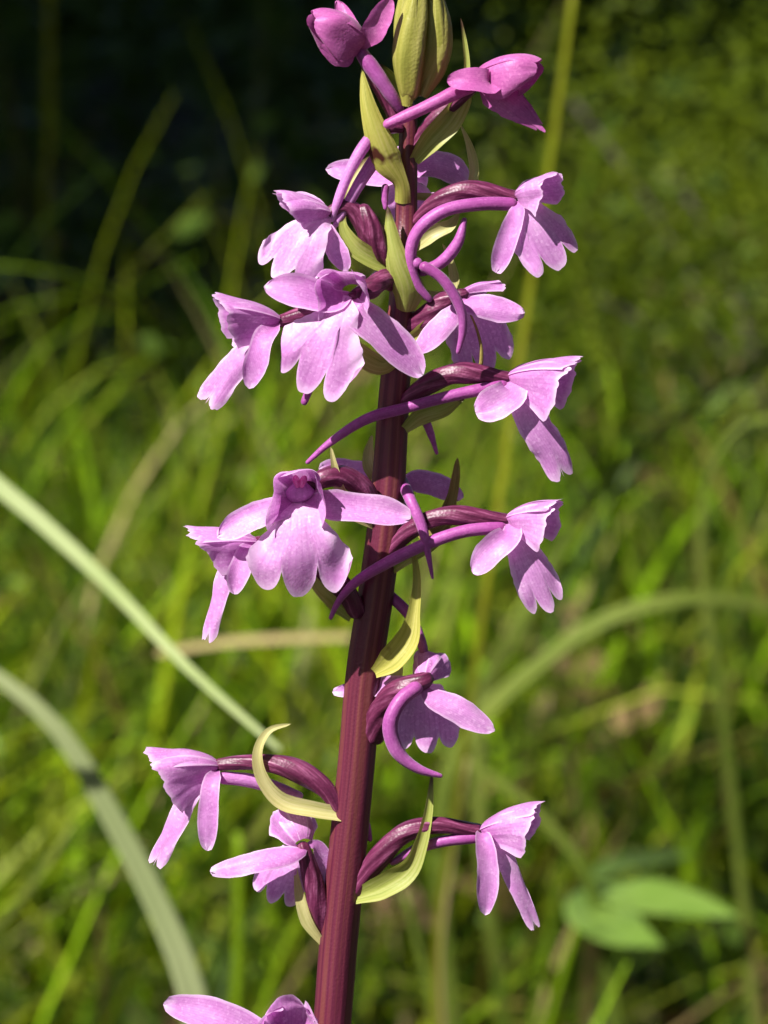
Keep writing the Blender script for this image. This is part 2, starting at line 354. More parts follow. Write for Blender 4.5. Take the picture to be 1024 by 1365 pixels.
SEED = [0]
def nxt(): SEED[0] += 1; return SEED[0]
def petal(name, pts, wd, parent, mat='petal', n=(0, -1, .35), **k):
    k.setdefault('cup', .25 + .2 * random.random()); k.setdefault('wave', .13); k.setdefault('ragged', .028); k.setdefault('neck', .22)
    return ribbon(name, [P(p) for p in pts], np.array(wd) * PX, n, M[mat], parent, seed=nxt(), **k)
def hood_piece(name, A, axis, up, L, R, f0, f1, parent, mat, bulge=.6, nu=31, nv=18, scale=1.0, tipcut=.18, wave=.10, t0=0.02, bend=.10):
    frill, close = (.15, .55) if mat == 'young' else (.7, .0)
    """part of a helmet: L(f), R(f) are reach and radius over the angle f from the top"""
    r = np.random.default_rng(nxt())
    a = unit(axis); u = unit(np.asarray(up) - a * np.dot(up, a)); s = np.cross(a, u)
    f = np.radians(np.linspace(f0, f1, nu)); t = np.linspace(t0, 1, nv) ** .8
    F, Tg = np.meshgrid(f, t)
    mid = (f0 + f1) / 2; half = abs(f1 - f0) / 2
    e = np.abs(np.degrees(F) - mid) / half
    Lf = L(np.degrees(F)) * (1 - tipcut * e ** 3)
    ph = r.uniform(0, 6.28, 3)
    Lf = Lf * (1 + frill * (.04 * np.sin(7 * F + ph[2]) + .022 * np.sin(17 * F + ph[1]) + .014 * np.sin(31 * F + ph[0])))
    rs, rv = R(np.degrees(F))
    lo = np.clip(.5 - rv / np.max(np.abs(rv)) , 0, 1); bl = bulge * (.62 + .36 * lo)
    k = scale * (1 + wave * np.sin(6 * Tg + ph[0] + 2 * F) * Tg + wave * np.sin(4 * F + ph[1]) * Tg ** 2) * Tg ** bl * (1 - .10 * Tg ** 4 * (1 - lo)) * (1 - close * Tg ** 5)
    rv = rv - bend * Lf * Tg ** 2 / np.maximum(k, 1e-6)
    G = A + (Lf * Tg)[..., None] * a + (rv * k)[..., None] * u + (rs * k)[..., None] * s
    V, Fc, uv = sheet(G, 0, np.stack([(np.degrees(F) - f0) / (f1 - f0), Tg], 2))
    return link(name, V, Fc, M[mat], parent, uv)
def smooth(x, kx, ky):
    """cubic through the knots"""
    kx, ky = np.asarray(kx, float), np.asarray(ky, float); m = np.gradient(ky, kx)
    x = np.clip(x, kx[0], kx[-1]); i = np.clip(np.searchsorted(kx, x, 'right') - 1, 0, len(kx) - 2)
    h = kx[i + 1] - kx[i]; q = (x - kx[i]) / h
    return (2 * q ** 3 - 3 * q ** 2 + 1) * ky[i] + (q ** 3 - 2 * q ** 2 + q) * h * m[i] + (3 * q ** 2 - 2 * q ** 3) * ky[i + 1] + (q ** 3 - q ** 2) * h * m[i + 1]
def rooted(A, pts):
    d = np.linalg.norm(np.subtract(pts[0], A))
    return ([tuple(np.array(A) * .9 + np.array(pts[0]) * .1)] + list(pts)) if d > 14 else pts
def flower(A, tip, up=(0, 0, 1), Rt=24, Rs=30, Rd=58, Lt=95, Lc=80, bulge=.6, lip=None, sepals=(), spur=None, ovary=None, mat='petal', col_=False, reach=140, hoods='dpp', fspur='spur', dd=0):
    mv = lambda p: (p[0], p[1], p[2] + dd)
    A, tip = mv(A), mv(tip)
    if lip: lip = dict(lip, pts=[mv(p) for p in lip['pts']])
    sepals = [dict(q, pts=[mv(p) for p in q['pts']]) for q in sepals]
    if spur: spur = ([mv(p) for p in spur[0]], spur[1])
    if ovary:
        k_ = len(ovary[0]) - 1; ovary = ([(p[0], p[1], p[2] + dd * i / k_) for i, p in enumerate(ovary[0])], ovary[1])
    A3 = P(A); root = empty('flower', A3, orchid)
    ax = P(tip) - A3
    L = lambda f: smooth(np.abs(f), [0, 45, 95, 165], [Lt, Lt * .97, Lc, Lc * .66]) * PX
    def R(f):
        af = np.abs(f); kx = [0, 22, 45, 68, 90, 112, 135, 160]
        return (np.sign(f) * smooth(af, kx, np.array([0, .42, .74, .94, 1.0, .98, .92, .82]) * Rs) * PX,
                smooth(af, kx, [Rt, Rt * .93, Rt * .72, Rt * .36, -Rd * .10, -Rd * .40, -Rd * .72, -Rd]) * PX)
    if 'd' in hoods: hood_piece('dorsal_sepal', A3, ax, up, L, R, -54, 54, root, mat, bulge, scale=1.02, tipcut=.10)
    if 'p' in hoods:
        hood_piece('upper_petal', A3, ax, up, L, R, 18, reach, root, mat, bulge)
        hood_piece('upper_petal', A3, ax, up, L, R, -18, -reach, root, mat, bulge)
    if col_:
        a = unit(ax); u = unit(np.array(up) - a * np.dot(up, a))
        w_ = np.cross(a, u)
        tube('column', [A3 + a * 4 * PX - u * 8 * PX, A3 + a * 16 * PX, A3 + a * 22 * PX + u * 16 * PX], np.array([18, 20, 20, 18, 8]) * PX, M['petal'], root, ns=16, nt=16, flat=.6)
        for sg in (-1, 1):
            tube('pollen_sac', [A3 + a * 28 * PX + w_ * sg * 2 * PX + u * 5 * PX, A3 + a * 33 * PX + w_ * sg * 4 * PX + u * 12 * PX, A3 + a * 30 * PX + w_ * sg * 7 * PX + u * 21 * PX], np.array([2, 4.5, 5, 3]) * PX, M['column'], root, ns=10, nt=12)
    if lip:
        l = dict(n=(0, -1, .25), cup=-.28, wave=.13, ragged=.04, lobes=(.40, 0.26, 0.07, 2.6), nu=45, nv=30, round_end=1.0); l.update(lip)
        pts, wd = rooted(A, l.pop('pts')), l.pop('w')
        petal('lip', pts, wd, root, l.pop('mat', 'lip' if mat == 'petal' else mat), **l)
    for s in sepals:
        s = dict(s); pts, wd = rooted(A, s.pop('pts')), s.pop('w')
        petal('lateral_sepal', pts, np.array(wd) * .9, root, s.pop('mat', mat), **s)
    if spur:
        tube('spur', [P(p) for p in spur[0]], np.array(spur[1]) * .87 * PX, M[fspur], root, ns=12, nt=44)
    if ovary:
        e = np.array(P(tip)) - A3
        tube('ovary', [P(p) for p in ovary[0]] + [A3 + unit(e) * 7 * PX], np.array(ovary[1]) * .83 * PX, M['ovary'], root, ns=30, nt=40, ridges=6, depth=.055, twist=2.6)
    return root
def bract(pts, wd, mat='bract', n=(0, -1, .2), label=None, **k):
    k.setdefault('cup', .35); k.setdefault('wave', .05); k.setdefault('round_end', .97); k.setdefault('fold', .18)
    o = ribbon('bract', [P(p) for p in pts], np.array(wd) * PX, n, M[mat], orchid, seed=nxt(), thick=0, nv=34, **k)
    if label: o['label'] = label
    return o

# --- top: buds, two young flowers
def bud(pts, rad):
    tube('bud', [P(p) for p in pts], np.array(rad) * PX, M['bud'], orchid, ns=24, nt=30, ridges=5, depth=.07, twist=.7)
bud([(546, 136, -14), (546, 70, -20), (556, 0, -18), (566, -70, -8)], [9, 19, 23, 20, 14, 6, 2])
bud([(556, 128, 0), (578, 70, 2), (579, 5, 0), (572, -75, 0)], [10, 21, 25, 21, 13, 6, 2])
bud([(548, 130, 12), (540, 50, 16), (543, -10, 14), (556, -60, 8)], [8, 14, 15, 12, 7, 2])
bract([(541, 142, -24), (538, 80, -36), (546, 20, -38), (560, -40, -24)], [14, 30, 30, 22, 8, 2], 'bud', n=(-.4, -1, .1), cup=-.5, fold=-.1)
bract([(566, 130, -16), (590, 80, -18), (588, 20, -20), (574, -50, -10)], [12, 28, 30, 20, 8, 2], 'bud', n=(.5, -1, .1), cup=-.5, fold=-.1)
flower((482, 62, -14), (415, 22, -40), up=(-.1, -.1, 1), Rt=34, Rs=34, Rd=38, Lt=84, Lc=76, bulge=.42, reach=168, mat='young', col_=False,
       lip=dict(pts=[(474, 66, -18), (452, 72, -34), (428, 60, -44)], w=[18, 34, 30, 16], lobes=(.4, 0.10, 0.05, 2.6)),
       sepals=[dict(pts=[(484, 66, -20), (500, 36, -34), (522, -4, -40)], w=[16, 34, 34, 24], n=(.3, -1, .4)),
               dict(pts=[(480, 62, 4), (462, 30, 30), (450, 0, 46)], w=[14, 30, 28, 20])],
       spur=([(478, 66, -16), (500, 96, -22), (520, 125, -20), (536, 150, -12)], [10, 12, 12, 10, 6]),
       ovary=([(534, 176, -2), (520, 140, 0), (500, 104, -4), (484, 72, -8)], [11, 13, 12, 9]))
bract([(536, 272, -16), (534, 245, -26), (516, 215, -36), (502, 180, -40), (490, 140, -36), (482, 92, -24)], [22, 20, 40, 36, 26, 16, 3], 'spotted', n=(-.2, -1, .3), cup=-.35, fold=-.12, label='yellow bract with brown spots near its base')
bract([(538, 180, 14), (530, 130, 18), (518, 100, 12), (506, 85, 4)], [12, 28, 22, 3], 'bract')
flower((636, 108, -14), (722, 84, -40), up=(-.05, .1, 1), Rt=32, Rs=36, Rd=46, Lt=92, Lc=84, bulge=.5, reach=158, mat='young', col_=False,
       lip=dict(pts=[(662, 124, -16), (692, 146, -24), (727, 176, -24)], w=[30, 44, 40, 14], n=(-.2, -1, .5), lobes=(.45, 0.12, 0.09, 2.6)),
       sepals=[dict(pts=[(654, 112, -44), (632, 108, -56), (596, 108, -54)], w=[20, 38, 38, 28], n=(0, -1, .55)),
               dict(pts=[(645, 108, 10), (670, 104, 50), (690, 110, 80)], w=[16, 34, 34, 26])],
       spur=([(634, 112, -24), (606, 124, -36), (565, 144, -42), (511, 168, -40)], [11, 10.5, 10, 9, 7]),
       ovary=([(549, 208, 0), (566, 178, -4), (600, 140, -8), (638, 110, -12)], [10, 14, 13, 9]), fspur='young')
bract([(552, 214, -8), (572, 188, -18), (600, 158, -16), (617, 128, -8), (622, 90, 0), (619, 55, 4), (614, 24, 4)], [14, 30, 34, 24, 9, 7, 2], 'bract', n=(.3, -1, .2))
# --- flower behind the stem, its two-strand spur in front
flower((545, 235, 70), (545, 205, 150), up=(0, .3, 1), Rt=20, Rs=24, Rd=36, Lt=90, Lc=80, col_=False,
       lip=dict(pts=[(545, 245, 90), (545, 275, 130), (545, 300, 140)], w=[30, 60, 70, 60], n=(0, 1, .2)),
       sepals=[dict(pts=[(530, 236, 70), (490, 232, 74), (434, 226, 78)], w=[24, 38, 38, 30], n=(0, -1, .5)),
               dict(pts=[(556, 226, 60), (590, 224, 66), (625, 242, 70)], w=[26, 42, 44, 34], n=(0, -1, .6))],
       ovary=([(543, 270, 8), (543, 250, 40), (545, 235, 72)], [10, 13, 9]))
sp1 = flower((500, 178, -28), (520, 160, -20), Rt=8, Rs=8, Rd=8, Lt=14, Lc=14, col_=False, hoods='',
       spur=([(496, 180, -24), (478, 206, -36), (459, 245, -40), (448, 275, -40), (442, 296, -36)], [9, 9, 8, 7, 4]), fspur='petal',
       ovary=([(538, 170, -8), (516, 172, -20), (496, 180, -26)], [8, 9, 8]))
tube('spur', [P(p) for p in [(505, 205, -14), (482, 240, -26), (462, 275, -32), (442, 309, -36)]], np.array([8.5, 8.5, 8, 6, 2.5]) * PX, M['petal'], orchid, ns=12, nt=40)
tube('spur', [P(p) for p in [(514, 245, -10), (513, 262, -12), (514, 280, -16)]], np.array([5, 5, 2.5]) * PX, M['spur'], orchid, ns=10, nt=16)
bract([(520, 215, 4), (492, 214, -8), (470, 238, -12), (458, 270, -16)], [8, 10, 10, 2], 'cream')
bract([(556, 262, 26), (622, 262, 34), (632, 230, 34), (626, 195, 34), (614, 166, 30)], [10, 12, 14, 12, 2], 'cream')
# --- upper left flower and the ovary behind the front bract
flower((440, 284, -34), (364, 266, -70), up=(.1, -.25, 1), Rt=20, Rs=30, Rd=30, Lt=82, Lc=60, bulge=.6, reach=120,
       lip=dict(pts=[(424, 292, -52), (400, 318, -66), (366, 372, -72)], w=[34, 48, 76, 88], n=(-.35, -1, .55), lobes=(.42, 0.26, 0.05, 2.6)),
       sepals=[dict(pts=[(430, 300, -44), (446, 330, -52), (464, 362, -50)], w=[16, 30, 32, 26]),
               dict(pts=[(425, 280, -10), (400, 270, 10), (380, 274, 24)], w=[14, 30, 32, 26])],
       ovary=([(524, 352, -6), (505, 340, -16), (480, 290, -28), (460, 275, -32), (436, 284, -36)], [14, 17, 18, 12, 9]))
tube('ovary', [P(p) for p in [(520, 352, -20), (508, 330, -30), (492, 296, -36), (482, 272, -32)]], np.array([10, 14, 15, 12, 7]) * PX, M['ovary'], orchid, ns=26, nt=30, ridges=6, depth=.1, twist=2)
bract([(522, 358, -24), (500, 348, -36), (474, 330, -42), (458, 302, -38), (460, 282, -34)], [18, 26, 26, 16, 3], 'bract', n=(-.2, -1, .5))
bract([(540, 416, -26), (542, 385, -44), (530, 350, -48), (522, 315, -42), (517, 275, -32)], [24, 46, 38, 26, 17, 3], 'bract', n=(-.1, -1, .2), cup=-.4, fold=-.1, label='yellow green bract lying against the front of the stem')
# --- the front flower under it
flower((470, 392, -62), (448, 378, -130), up=(-.15, -.25, 1), Rt=30, Rs=36, Rd=40, Lt=66, Lc=60, bulge=.45, reach=145,
       lip=dict(pts=[(462, 394, -72), (447, 422, -100), (426, 465, -112), (402, 526, -100)], w=[40, 50, 58, 92, 118, 116], n=(-.25, -1, .45), lobes=(.34, .30, .07, 2.0), cup=-.22),
       sepals=[dict(pts=[(444, 400, -84), (400, 390, -92), (352, 382, -88)], w=[30, 46, 50, 40], n=(-.2, -1, .5)),
               dict(pts=[(470, 412, -88), (505, 444, -88), (564, 500, -76)], w=[30, 56, 60, 42], n=(.2, -1, .6))],
       spur=([(460, 410, -80), (440, 450, -74), (420, 500, -78), (404, 540, -84)], [8, 8, 7, 5]),
       ovary=([(528, 378, -14), (512, 372, -34), (492, 386, -54), (470, 394, -66)], [15, 18, 15, 10]))
bract([(526, 482, -16), (508, 488, -34), (482, 474, -44), (462, 455, -48), (448, 380, -50), (420, 366, -54)], [14, 28, 26, 22, 9, 2], 'bract')
# --- left flower behind it
flower((374, 427, -34), (284, 402, -62), up=(.05, -.15, 1), Rt=20, Rs=34, Rd=68, Lt=96, Lc=76, bulge=.6, reach=132,
       lip=dict(pts=[(336, 458, -60), (304, 496, -64), (273, 538, -62)], w=[24, 34, 36, 44], n=(-.5, -1, .2), lobes=(.02, .12, .0, 2.0)),
       sepals=[dict(pts=[(352, 452, -76), (344, 480, -84), (332, 518, -82)], w=[16, 32, 36, 28], n=(-.2, -1, .3)),
               dict(pts=[(350, 440, -10), (330, 450, 30), (310, 455, 55)], w=[14, 30, 32, 26])],
       ovary=([(516, 430, 10), (470, 410, -10), (420, 414, -26), (372, 428, -34)], [12, 16, 15, 9]))
# --- upper right flower, long spur looping down
flower((690, 262, -20), (748, 240, -64), up=(-.1, -.1, 1), Rt=20, Rs=30, Rd=32, Lt=66, Lc=56, bulge=.55, reach=140,
       lip=dict(pts=[(700, 276, -36), (722, 312, -46), (750, 358, -46)], w=[28, 46, 80, 84], n=(.2, -1, .3), lobes=(.38, 0.24, 0.06, 2.6)),
       sepals=[dict(pts=[(690, 280, -40), (678, 316, -48), (662, 364, -46)], w=[15, 28, 32, 28], n=(-.2, -1, .2)),
               dict(pts=[(695, 258, 0), (720, 250, 36), (744, 262, 60)], w=[14, 28, 32, 26])],
       spur=([(690, 272, -26), (640, 272, -36), (590, 282, -42), (556, 310, -42), (547, 345, -40), (556, 378, -38), (575, 402, -34)], [10, 10.5, 10.5, 10, 9, 8, 5]),
       ovary=([(552, 300, -4), (576, 274, -16), (620, 254, -22), (692, 262, -22)], [9, 15, 15, 9]))
bract([(550, 330, 4), (575, 312, -10), (600, 300, -8), (612, 284, 4)], [14, 22, 18, 3], 'cream')
bract([(552, 390, 20), (590, 396, 24), (604, 380, 22), (602, 352, 20), (590, 325, 18)], [12, 16, 17, 10, 2], 'cream')
# --- flower seen from behind, right of the stem
flower((616, 392, 4), (668, 380, 50), dd=-34, up=(-.2, .3, 1), Rt=14, Rs=22, Rd=22, Lt=60, Lc=60, bulge=.55, reach=100, col_=False,
       lip=dict(pts=[(622, 412, 16), (640, 450, 34), (654, 496, 40)], w=[30, 54, 86, 84], n=(.1, -1, .2), lobes=(.38, 0.22, 0.06, 2.6)),
       sepals=[dict(pts=[(618, 402, -8), (655, 408, -16), (700, 418, -12)], w=[20, 36, 40, 34], n=(0, -1, .6), cup=-.3),
               dict(pts=[(610, 408, -6), (586, 436, -10), (552, 470, -4)], w=[18, 34, 38, 30], n=(-.2, -1, .5), cup=-.25)],
       spur=([(616, 398, -4), (560, 352, -44), (590, 372, -46), (614, 412, -44), (617, 440, -42), (610, 472, -40)][1:], [8, 8.5, 8, 7, 3]),
       ovary=([(540, 444, 0), (566, 424, -4), (592, 402, -2), (618, 392, 4)], [14, 18, 15, 9]))
tube('spur', [P(p) for p in [(556, 364, -26), (588, 350, -36), (610, 324, -38), (620, 290, -34)]], np.array([7, 8, 8, 7, 3]) * PX, M['spur'], orchid, ns=12, nt=34)
tube('spur', [P(p) for p in [(520, 330, -30), (545, 345, -34), (562, 354, -44)]], np.array([6, 8, 8]) * PX, M['spur'], orchid, ns=12, nt=20)
bract([(536, 458, -18), (560, 446, -22), (592, 418, -20), (605, 396, -12)], [12, 26, 26, 4], 'bract', n=(.2, -1, .1))
tube('bract', [P(p) for p in [(600, 490, 0), (637, 494, -16), (642, 470, -18), (636, 440, -16), (626, 416, -14)]], np.array([3, 3.2, 2.6, 2, 1]) * PX, M['tipped'], orchid, ns=8, nt=24)
# --- right flower with straight spur across the stem
flower((678, 503, -30), (776, 488, -66), up=(-.05, -.05, 1), Rt=22, Rs=34, Rd=66, Lt=100, Lc=76, bulge=.55, reach=140,
       lip=dict(pts=[(694, 520, -44), (716, 570, -52), (736, 600, -50), (753, 638, -46)], w=[30, 46, 46, 38], n=(.25, -1, .2), lobes=(.02, .12, .0, 2.0)),
       sepals=[dict(pts=[(684, 522, -58), (664, 536, -66), (634, 550, -62)], w=[22, 46, 52, 42], n=(-.1, -1, .3)),
               dict(pts=[(684, 508, 0), (706, 500, 40), (730, 510, 66)], w=[16, 34, 36, 28])],
       spur=([(678, 512, -34), (600, 528, -44), (540, 544, -46), (490, 558, -46), (440, 590, -42), (408, 618, -40)], [9.5, 9.5, 9, 8.5, 8, 6.5, 3]),
       ovary=([(536, 540, -10), (562, 518, -22), (606, 498, -30), (680, 503, -32)], [11, 17, 16, 9]))
bract([(540, 572, -16), (560, 556, -24), (592, 546, -26), (620, 530, -20)], [12, 24, 20, 3], 'bract')
tube('spur', [P(p) for p in [(560, 545, -14), (572, 572, -16), (583, 606, -16)]], np.array([6, 5.5, 2]) * PX, M['spur'], orchid, ns=10, nt=16)
# --- large front flower facing the viewer
flower((402, 660, -60), (394, 646, -138), col_=True, up=(0, -.25, 1), Rt=30, Rs=38, Rd=50, Lt=74, Lc=66, bulge=.42, reach=150,
       lip=dict(pts=[(400, 664, -68), (399, 688, -104), (398, 738, -120), (398, 796, -104)], w=[40, 56, 62, 98, 134, 138], n=(-.05, -1, .4), lobes=(.34, .27, .05, 2.0), cup=-.22),
       sepals=[dict(pts=[(380, 676, -84), (340, 690, -92), (289, 716, -86)], w=[26, 42, 44, 34], n=(0, -1, .7)),
               dict(pts=[(420, 672, -84), (480, 680, -88), (548, 690, -80)], w=[30, 48, 50, 40], n=(0, -1, .7))],
       ovary=([(504, 690, -12), (480, 648, -34), (446, 634, -50), (402, 656, -64)], [13, 18, 17, 10]))
bract([(500, 700, -12), (470, 680, -36), (452, 650, -52), (446, 622, -58), (441, 596, -58)], [12, 20, 16, 12, 3], 'cream')
# --- side flower left of it
flower((344, 722, -30), (250, 712, -56), up=(.1, -.2, 1), Rt=16, Rs=34, Rd=60, Lt=98, Lc=72, bulge=.6, reach=130,
       lip=dict(pts=[(304, 752, -50), (290, 800, -56), (282, 826, -54), (275, 856, -52)], w=[22, 26, 26, 24], n=(-.7, -1, .2), lobes=(.02, .12, .0, 2.0)),
       sepals=[dict(pts=[(330, 738, -70), (320, 762, -76), (312, 792, -74)], w=[16, 32, 34, 24], n=(-.2, -1, .3)),
               dict(pts=[(330, 722, 0), (310, 720, 36), (292, 730, 60)], w=[14, 30, 32, 26])],
       ovary=([(480, 822, -10), (458, 786, -26), (410, 742, -32), (342, 722, -30)], [15, 18, 16, 9]))
bract([(470, 822, -18), (448, 798, -30), (428, 776, -34), (412, 740, -34)], [16, 32, 28, 4], 'bract')
# --- flower hidden behind the stem
flower((520, 645, 60), (520, 630, 140), up=(0, .2, 1), Rt=20, Rs=24, Rd=36, Lt=80, Lc=70, col_=False,
       lip=dict(pts=[(520, 655, 80), (520, 685, 120), (520, 710, 130)], w=[26, 40, 50, 44], n=(0, 1, .2)),
       sepals=[dict(pts=[(510, 634, 60), (470, 628, 64), (425, 624, 66)], w=[20, 32, 34, 28], n=(0, -1, .5)),
               dict(pts=[(530, 640, 55), (575, 646, 60), (618, 664, 62)], w=[22, 36, 38, 30], n=(0, -1, .6))],
       spur=([(534, 636, 20), (548, 668, -34), (562, 700, -44), (570, 735, -46), (577, 772, -46)], [8, 9.5, 9, 8, 5, 2]),
       ovary=([(518, 690, 10), (520, 668, 40), (520, 645, 60)], [10, 13, 9]))
bract([(502, 640, 24), (492, 620, 20), (492, 600, 16), (496, 580, 14)], [14, 18, 14, 3], 'cream')
bract([(556, 712, 10), (588, 700, 20), (600, 672, 22), (607, 640, 20), (610, 610, 20)], [16, 24, 22, 14, 12, 5], 'tipped', round_end=.9)
# --- middle right flower
flower((676, 692, -26), (752, 676, -58), up=(-.05, -.1, 1), Rt=20, Rs=30, Rd=54, Lt=80, Lc=62, bulge=.55, reach=138,
       lip=dict(pts=[(688, 712, -38), (708, 756, -48), (736, 816, -46)], w=[22, 40, 56, 58], n=(.25, -1, .2), lobes=(.38, 0.20, 0.05, 2.6)),
       sepals=[dict(pts=[(682, 712, -50), (660, 732, -60), (630, 764, -56)], w=[18, 38, 44, 36], n=(-.2, -1, .5)),
               dict(pts=[(684, 694, 0), (704, 690, 36), (726, 700, 58)], w=[14, 30, 34, 26])],
       spur=([(676, 702, -30), (620, 708, -38), (571, 724, -42), (520, 748, -46), (472, 778, -44), (450, 804, -40), (440, 826, -38)], [10, 10, 10, 9.5, 8.5, 7, 3]),
       ovary=([(516, 742, -10), (546, 708, -20), (590, 688, -26), (678, 692, -28)], [10, 15, 15, 9]))
bract([(500, 897, -26), (522, 880, -38), (544, 852, -38), (553, 810, -32), (556, 770, -28), (549, 722, -26)], [14, 36, 34, 18, 12, 9, 3], 'spotted', n=(-.1, -1, .35), label='yellow bract with a dark brown split')
bract([(524, 760, -12), (545, 745, -22), (575, 728, -26), (600, 712, -24)], [10, 14, 14, 3], 'bract')
# --- flower right of the lower stem, spur hooked
flower((566, 908, -4), (578, 886, 50), dd=-48, up=(-.1, .5, 1), Rt=32, Rs=26, Rd=24, Lt=50, Lc=46, bulge=.5, reach=110, col_=False,
       lip=dict(pts=[(566, 920, 16), (568, 956, 26), (570, 1004, 26)], w=[30, 52, 88, 92], n=(0, -1, .25), lobes=(.36, 0.24, 0.05, 2.6)),
       sepals=[dict(pts=[(570, 924, -14), (610, 944, -24), (660, 974, -20)], w=[24, 38, 42, 34], n=(.1, -1, .6), cup=-.3),
               dict(pts=[(556, 912, 10), (500, 916, 40), (443, 922, 60)], w=[18, 30, 30, 24], n=(0, -1, .4))],
       spur=([(562, 912, -14), (534, 934, -28), (520, 966, -34), (530, 1002, -34), (556, 1024, -32), (590, 1035, -28)], [11, 12, 12, 11, 8, 3]),
       ovary=([(498, 990, -8), (510, 944, -16), (530, 922, -16), (568, 906, -8)], [16, 20, 19, 11]))
tube('spur', [P(p) for p in [(516, 790, 6), (544, 818, -4), (560, 850, -14), (566, 878, -16), (563, 898, -16)]], np.array([7, 7.5, 7, 6, 2.5]) * PX, M['spur'], orchid, ns=12, nt=34)
bract([(500, 940, 4), (512, 918, 2), (528, 896, 0), (534, 872, 4)], [12, 26, 20, 3], 'cream')
# --- lower left flower on its long dark ovary
flower((292, 1022, -26), (196, 1020, -52), dd=50, up=(.1, -.2, 1), Rt=30, Rs=36, Rd=62, Lt=102, Lc=78, bulge=.6, reach=132,
       lip=dict(pts=[(254, 1052, -46), (234, 1096, -54), (204, 1154, -52)], w=[22, 32, 30, 32], n=(-.6, -1, .2), lobes=(.02, .12, .0, 2.0)),
       sepals=[dict(pts=[(282, 1044, -66), (278, 1084, -74), (276, 1134, -72)], w=[16, 28, 32, 27], n=(-.1, -1, .3)),
               dict(pts=[(284, 1026, 0), (262, 1030, 36), (240, 1040, 60)], w=[14, 30, 32, 26])],
       spur=([(290, 1036, -30), (330, 1040, -30), (370, 1050, -26), (404, 1062, -20)], [10, 11, 11, 9, 5]), fspur='petal',
       ovary=([(456, 1084, -8), (432, 1050, -18), (388, 1024, -26), (340, 1016, -28), (290, 1020, -28)], [11, 17, 18, 12, 10]))
bract([(456, 1086, -14), (420, 1080, -14), (376, 1068, -10), (350, 1036, -8), (345, 1000, -8), (360, 974, -4), (388, 965, 0)], [20, 22, 24, 19, 16, 11, 3], 'cream', n=(-.3, -1, .5))
# --- small flower behind the stem, lower left
flower((404, 1128, 22), (388, 1092, 60), dd=-34, up=(-.2, .3, 1), Rt=32, Rs=32, Rd=26, Lt=58, Lc=50, bulge=.5, reach=104, col_=False,
       lip=dict(pts=[(398, 1140, 34), (378, 1164, 40), (360, 1204, 40)], w=[30, 48, 74, 70], n=(-.1, -1, .3), lobes=(.36, 0.26, 0.05, 2.6)),
       sepals=[dict(pts=[(404, 1134, 8), (350, 1146, 0), (280, 1162, 4)], w=[20, 34, 36, 28], n=(0, -1, .7), cup=-.3),
               dict(pts=[(420, 1126, 26), (434, 1150, 34), (440, 1186, 36)], w=[14, 24, 26, 20])],
       ovary=([(440, 1262, 10), (428, 1220, 10), (416, 1170, 14), (404, 1130, 22)], [8, 18, 17, 10]))
bract([(432, 1258, -4), (412, 1228, -6), (402, 1196, -4), (394, 1154, 4)], [10, 20, 16, 4], 'cream', n=(-.6, -1, .2))
# --- lower right flower
flower((640, 1108, -22), (730, 1076, -52), up=(-.1, -.1, 1), Rt=22, Rs=34, Rd=58, Lt=98, Lc=74, bulge=.6, reach=134,
       lip=dict(pts=[(668, 1132, -40), (690, 1180, -48), (715, 1238, -46)], w=[22, 30, 26, 20], n=(.5, -1, .2), lobes=(.02, .12, .0, 2.0)),
       sepals=[dict(pts=[(644, 1116, -52), (650, 1160, -60), (646, 1220, -58)], w=[15, 30, 34, 28], n=(.1, -1, .2)),
               dict(pts=[(650, 1108, 0), (674, 1100, 36), (700, 1112, 58)], w=[14, 30, 34, 26])],
       spur=([(640, 1116, -26), (600, 1120, -26), (560, 1130, -22), (520, 1152, -18)], [9, 9, 9, 8, 4]),
       ovary=([(472, 1196, -8), (500, 1150, -18), (540, 1110, -24), (580, 1100, -26), (642, 1107, -24)], [12, 17, 17, 13, 10]))
bract([(474, 1196, -16), (510, 1182, -32), (545, 1158, -40), (562, 1120, -38), (571, 1080, -32), (576, 1030, -26)], [18, 32, 34, 22, 15, 10, 2.5], 'bract', n=(.2, -1, .4))
tube('spur', [P(p) for p in [(478, 1085, 10), (488, 1100, 6), (494, 1122, 4)]], np.array([7, 6, 2.5]) * PX, M['spur'], orchid, ns=10, nt=16)
# --- bottom flower, cut by the frame
flower((388, 1398, -60), (386, 1372, -130), col_=True, up=(.05, -.1, 1), Rt=60, Rs=46, Rd=40, Lt=66, Lc=60, bulge=.4, reach=116,
       lip=dict(pts=[(388, 1404, -90), (384, 1440, -112), (378, 1520, -104)], w=[50, 60, 110, 130], n=(0, -1, .4)),
       sepals=[dict(pts=[(372, 1404, -80), (310, 1366, -88), (218, 1338, -78)], w=[34, 56, 56, 44], n=(0, -1, .8)),
               dict(pts=[(410, 1404, -76), (460, 1412, -80), (520, 1440, -76)], w=[30, 48, 50, 40], n=(0, -1, .7))],
       ovary=([(440, 1440, -14), (426, 1400, -34), (410, 1388, -50), (388, 1398, -62)], [13, 18, 17, 10]))
# stem leaves below the picture
for k, (h, a, ln) in enumerate(((.10, 2.6, .11), (.05, .4, .14), (.02, 4.2, .13))):
    c = base + (foot - base) * (h / foot[2]); d = np.array([math.cos(a), math.sin(a), 0])
    ribbon('stem_leaf', [c, c + d * ln * .3 + [0, 0, ln * .35], c + d * ln * .75 + [0, 0, ln * .35], c + d * ln + [0, 0, ln * .1]], [.008, .014, .013, .007, .002], [0, 0, 1], M['green'], orchid, thick=4e-4, fold=.3, seed=nxt(), round_end=.95)

